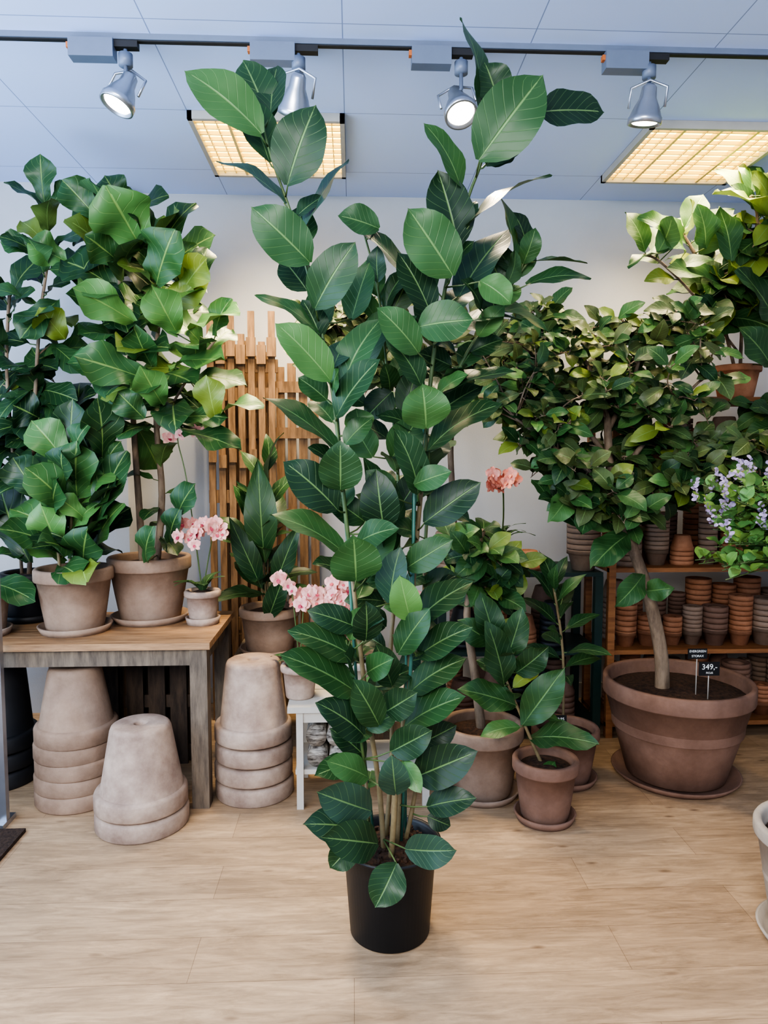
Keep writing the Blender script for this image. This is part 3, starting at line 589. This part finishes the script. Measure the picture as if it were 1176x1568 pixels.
# ---------------------------------------------------------------- floor ficuses right
def fic():
    r=random.random()
    return mix(YL,MD,R(.2,.7)) if r<.14 else tone(R(.0,.8))
def potD(L,G,top):
    t=smooth([top+Vector((0,0,-.03)),E(728,1040,3.0),E(715,940,3.02),E(730,870,3.05),E(740,810,3.05)],5); tube(G,t,[.022-.012*i/(len(t)-1) for i in range(len(t))],'bark',12)
    crown(L,G,t[8:],E(732,868,3.05),(.23,.2,.23),15,6,.15,.085,fic)
potted('potted_ficus',741,2.99,0,.176,.125,.30,'greyclay',potD)
def potE(L,G,top):
    t=smooth([top+Vector((0,0,-.03)),E(812,1130,2.76),E(785,1065,2.77),E(752,985,2.78)],5); tube(G,t,[.008-.004*i/(len(t)-1) for i in range(len(t))],'brownstem',9)
    stem_leaves(L,G,t,9,.16,.08,.4,1,0,60,.02,fic)
    explicit(L,[(790,1080,700,1055,40,.5,-.08),(808,1130,918,1140,30,.4,-.12),(800,1110,865,1022,52,.45,-.06),(772,1050,745,950,50,.4,-.05),(790,1030,840,990,44,.3,-.05),(775,1010,800,930,44,.35,0),(760,990,735,905,46,.3,0),(755,985,700,950,44,.5,0),(828,1190,850,1165,30,.6,-.05)],2.76,'leaf','ficus',.48,t,G)
potted('potted_ficus',840,2.76,0,.132,.095,.24,'brownclay',potE)
def potF(L,G,top):
    t=smooth([top+Vector((-.01,0,-.03)),E(862,1000,3.08),E(848,900,3.08)],5); tube(G,t,.006,'brownstem',8)
    stem_leaves(L,G,t,15,.2,.075,.35,1,0,65,.02,lambda:tone(R(.05,.5)),'long')
potted('potted_rubber_plant',870,3.1,0,.15,.11,.235,'brownclay',potF)
def treeG(L,G,top):
    t=smooth([top+Vector((-.07,0,-.03)),E(1012,1000,3.12),E(990,900,3.1),E(955,800,3.12),E(935,720,3.15),E(930,640,3.2)],5); tube(G,t,[.034-.018*i/(len(t)-1) for i in range(len(t))],'bark',14)
    brs=[]
    for q in ([(955,800,3.12),(900,720,3.1),(840,680,3.1),(790,640,3.1)],[(940,740,3.15),(1000,660,3.15),(1040,615,3.1),(1075,580,3.1)],[(930,640,3.2),(900,560,3.2),(860,500,3.25)],[(930,660,3.2),(970,580,3.2),(990,500,3.25)],[(955,790,3.12),(1020,750,3.05),(1090,710,3.05),(1150,680,3.05)],[(930,700,3.2),(870,620,3.3),(830,560,3.35)]):
        s=smooth([E(*p) for p in q],4); tube(G,s,[.014-.009*i/(len(s)-1) for i in range(len(s))],'bark',8); brs+=s
    gc=lambda: mix(OL,MD,R(-.1,.6)) if random.random()<.45 else fic()
    crown(L,G,brs,E(850,585,3.2),(.38,.34,.34),58,8,.118,.064,gc)
    crown(L,G,brs,E(1000,600,3.2),(.32,.34,.42),48,8,.12,.066,gc)
    crown(L,G,brs,E(1110,740,3.1),(.34,.28,.22),34,8,.12,.068,gc)
    crown(L,G,brs,E(905,750,3.1),(.32,.26,.22),30,7,.13,.075,gc)
    explicit(L,[(985,880,940,930,40,.5,-.1),(990,905,1032,900,36,.6,-.1),(960,820,905,870,44,.5,-.15),(870,760,840,800,40,.7,-.1),(900,770,890,820,40,.4,-.1)],3.05,'leaf','ficus',.5,t+brs,G)
potted('potted_ficus_tree',1042,3.13,0,.325,.215,.44,'brownclay',treeG,band=.17)
def treeBack(L,G,top):
    t=smooth([top+Vector((0,0,-.03)),E(692,740,3.75),E(690,680,3.75),E(695,600,3.75),E(680,540,3.75)],5); tube(G,t,.016,'bark',10)
    brs=list(t[8:])
    for q in ([(690,620,3.75),(620,560,3.7),(540,520,3.65),(480,480,3.65)],[(690,600,3.75),(740,560,3.7),(790,540,3.7)],[(680,560,3.75),(600,500,3.7),(560,470,3.7)]):
        s=smooth([E(*p) for p in q],4); tube(G,s,.007,'bark',8); brs+=s[2:]
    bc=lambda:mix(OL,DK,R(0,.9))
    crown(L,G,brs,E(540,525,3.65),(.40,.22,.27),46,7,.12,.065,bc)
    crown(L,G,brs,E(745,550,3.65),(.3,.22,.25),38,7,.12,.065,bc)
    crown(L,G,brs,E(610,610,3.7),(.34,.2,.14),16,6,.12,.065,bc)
potted('potted_ficus_tree',690,3.74,.865,.105,.085,.18,'greyclay',treeBack,xx=EX(694,860,3.74)+.01)
def topRight(L,G,top):
    t=smooth([top+Vector((0,0,-.02)),E(1100,470,3.6),E(1070,400,3.6),E(1040,350,3.6)],5); tube(G,t,.009,'bark')
    t2=smooth([top+Vector((.02,0,-.02)),E(1140,450,3.6),E(1160,340,3.55),E(1150,300,3.5)],5); tube(G,t2,.009,'bark')
    t3=smooth([top+Vector((0,0,.1)),E(1060,450,3.5),E(1010,400,3.45),E(985,390,3.45)],5); tube(G,t3,.006,'bark')
    c=lambda: mix(YL,MD,R(.1,.8)) if random.random()<.25 else tone(R(0,.7))
    for s,n in ((t,18),(t2,26),(t3,8)): stem_leaves(L,G,s,n,.22,.13,.22,.95,-25,50,.03,c,hint=(0,-.9,.7))
    crown(L,G,t[8:]+t2[8:],E(1145,430,3.6),(.24,.16,.28),18,5,.20,.12,c)
    explicit(L,[(1050,385,978,330,50,.7,-.1),(1080,380,1068,312,44,.6,-.1),(1030,380,960,408,14,.5,-.05),(1120,400,1100,316,44,.5,0),(1110,440,1020,410,44,.5,-.1),(1176,330,1090,298,26,1.2,-.1),(1110,545,1075,505,34,.8,-.1),(1190,500,1130,410,60,.3,-.1),(1100,470,1040,480,40,.2,-.05),(1176,300,1150,262,30,1.2,-.1),(1180,560,1130,500,50,.3,-.1)],3.45,'leaf','ficus',.5,t+t2+t3,G)
potted('potted_ficus',1115,3.66,1.75,.12,.085,.165,'orangeclay',topRight,sauc=False)
def ficR(L,G,top):
    t=smooth([top,E(1185,660,3.45),E(1180,620,3.4)],5); tube(G,t,.009,'bark'); crown(L,G,t,E(1190,670,3.45),(.22,.22,.16),18,6,.14,.08,fic)
potted('potted_ficus',1190,3.72,1.38,.1,.075,.15,'orangeclay',ficR,sauc=False,xx=2.2)
def coral(L,G,top):
    for i in range(12):
        a=i*.52; d=Vector((math.cos(a),math.sin(a),R(.4,1.1))).normalized(); leaf(L,top,top+d*.2,.035,(0,0,1),tone(.3),'long',arch=.25)
    c=E(770,737,3.3); tube(G,smooth([top,top.lerp(c,.5)+Vector((.01,0,0)),c],4),.004,'greenstem')
    for i in range(18): flower(L,c+Vector((R(-.07,.06),R(-.05,.02),R(-.035,.04))),(R(-1,1),-1,R(-.2,.8)),R(.03,.042),'coral','coral')
potted('potted_clivia',775,3.66,.865,.07,.055,.12,'orangeclay',coral,sauc=False,xx=EX(762,860,3.72))
b=B(); sx,sy=1.86,2.62
lathe(b,(sx,sy,.78),[(0,0),(.17,0),(.17,.025),(0,.025)],'shelfwood',32)
for k in range(4):
    a=k*math.pi/2+.78; tube(b,[(sx+.15*math.cos(a),sy+.15*math.sin(a),0),(sx+.11*math.cos(a),sy+.11*math.sin(a),.78)],.014,'shelfwood')
b.make('wooden_plant_stand')
def sage(L,G,top):
    c0=E(1166,812,2.6)
    for k in range(90):
        tip=c0+Vector((R(-.2,.22),R(-.14,.2),R(-.17,.19))); p=smooth([top,top.lerp(tip,.5)+Vector((0,0,.07)),tip],4); tube(G,p,.002,'greenstem',5)
        stem_leaves(L,G,p,9,.066,.040,.5,.98,0,50,.006,lambda:mix(LT,YL,R(-.2,.5)),'ficus')
        if tip.z>c0.z-.06 and k%2==0:
            for j in range(12):
                q=tip+Vector((R(-.014,.014),R(-.014,.014),j*.007)); leaf(L,q,q+Vector((R(-.02,.02),R(-.02,.012),R(.0,.016))),.014,(0,-1,.5),(1,1,1),'round',mat='lilac',nw=2)
potted('potted_flowering_sage',0,2.62,.805,.12,.09,.15,'greyclay',sage,sauc=False,xx=sx)
def small(L,G,top):
    p=smooth([top,top+Vector((.1,0,.25))],5); tube(G,p,.006,'brownstem'); stem_leaves(L,G,p,6,.10,.06,.5,1,30,70,.02,fic)
potted('potted_ficus',1240,1.99,0,.2,.14,.34,'whitepot',small,xx=1.405,band=.12)
def tag(u,v,y,w,h,txt,zb):
    c=E(u,v,y); b=B(); box(b,c.x-w/2,c.x+w/2,c.y-.002,c.y+.002,c.z-h/2,c.z+h/2,'black'); st=B(); tube(st,[(c.x,c.y+.004,zb),(c.x,c.y+.004,c.z)],.0025,'white',6)
    e=group('price_tag',(c.x,c.y,c.z),{'board':b,'stick':st})
    for i,(t,s,dz) in enumerate(txt):
        f=bpy.data.curves.new('lettering','FONT'); f.body=t; f.size=s; f.align_x='CENTER'; f.align_y='CENTER'; f.extrude=.0004; f.materials.append(M['chalk'])
        o=bpy.data.objects.new('lettering',f); bpy.context.scene.collection.objects.link(o); o.parent=e; o.location=(0,-.003,dz); o.rotation_euler=(math.pi/2,0,0)
tag(1068,1001,3.02,.085,.045,[('EVERGREEN',.014,.011),('STORAX',.014,-.01)],.38)
tag(1086,1024,2.97,.09,.06,[('349,-',.034,.008),('FICUS',.012,-.018)],.38)
tag(857,1103,2.99,.06,.045,[('39,95',.018,.006),('FICUS',.009,-.012)],.2)
# ---------------------------------------------------------------- light
w=bpy.data.worlds.new('World'); bpy.context.scene.world=w; w.use_nodes=True
bg=w.node_tree.nodes['Background']; bg.inputs[0].default_value=(.50,.68,1,1); bg.inputs[1].default_value=1.3
def area(name,loc,tgt,sx,sy,e,c):
    l=bpy.data.lights.new(name,'AREA'); l.shape='RECTANGLE'; l.size=sx; l.size_y=sy; l.energy=e; l.color=c
    o=bpy.data.objects.new(name,l); bpy.context.scene.collection.objects.link(o); o.location=loc
    o.rotation_euler=(Vector(tgt)-Vector(loc)).to_track_quat('-Z','Y').to_euler(); return o
area('shopfront_daylight',(-1.0,-1.4,2.5),(.3,2.8,.6),2.4,1.0,115,(1,.96,.90))
area('side_window_daylight',(-2.2,1.4,1.6),(.5,2.6,2.4),2.6,1.6,62,(.58,.77,1))
vs=bpy.context.scene.view_settings; vs.view_transform='AgX'; vs.look='AgX - High Contrast'; vs.exposure=.45
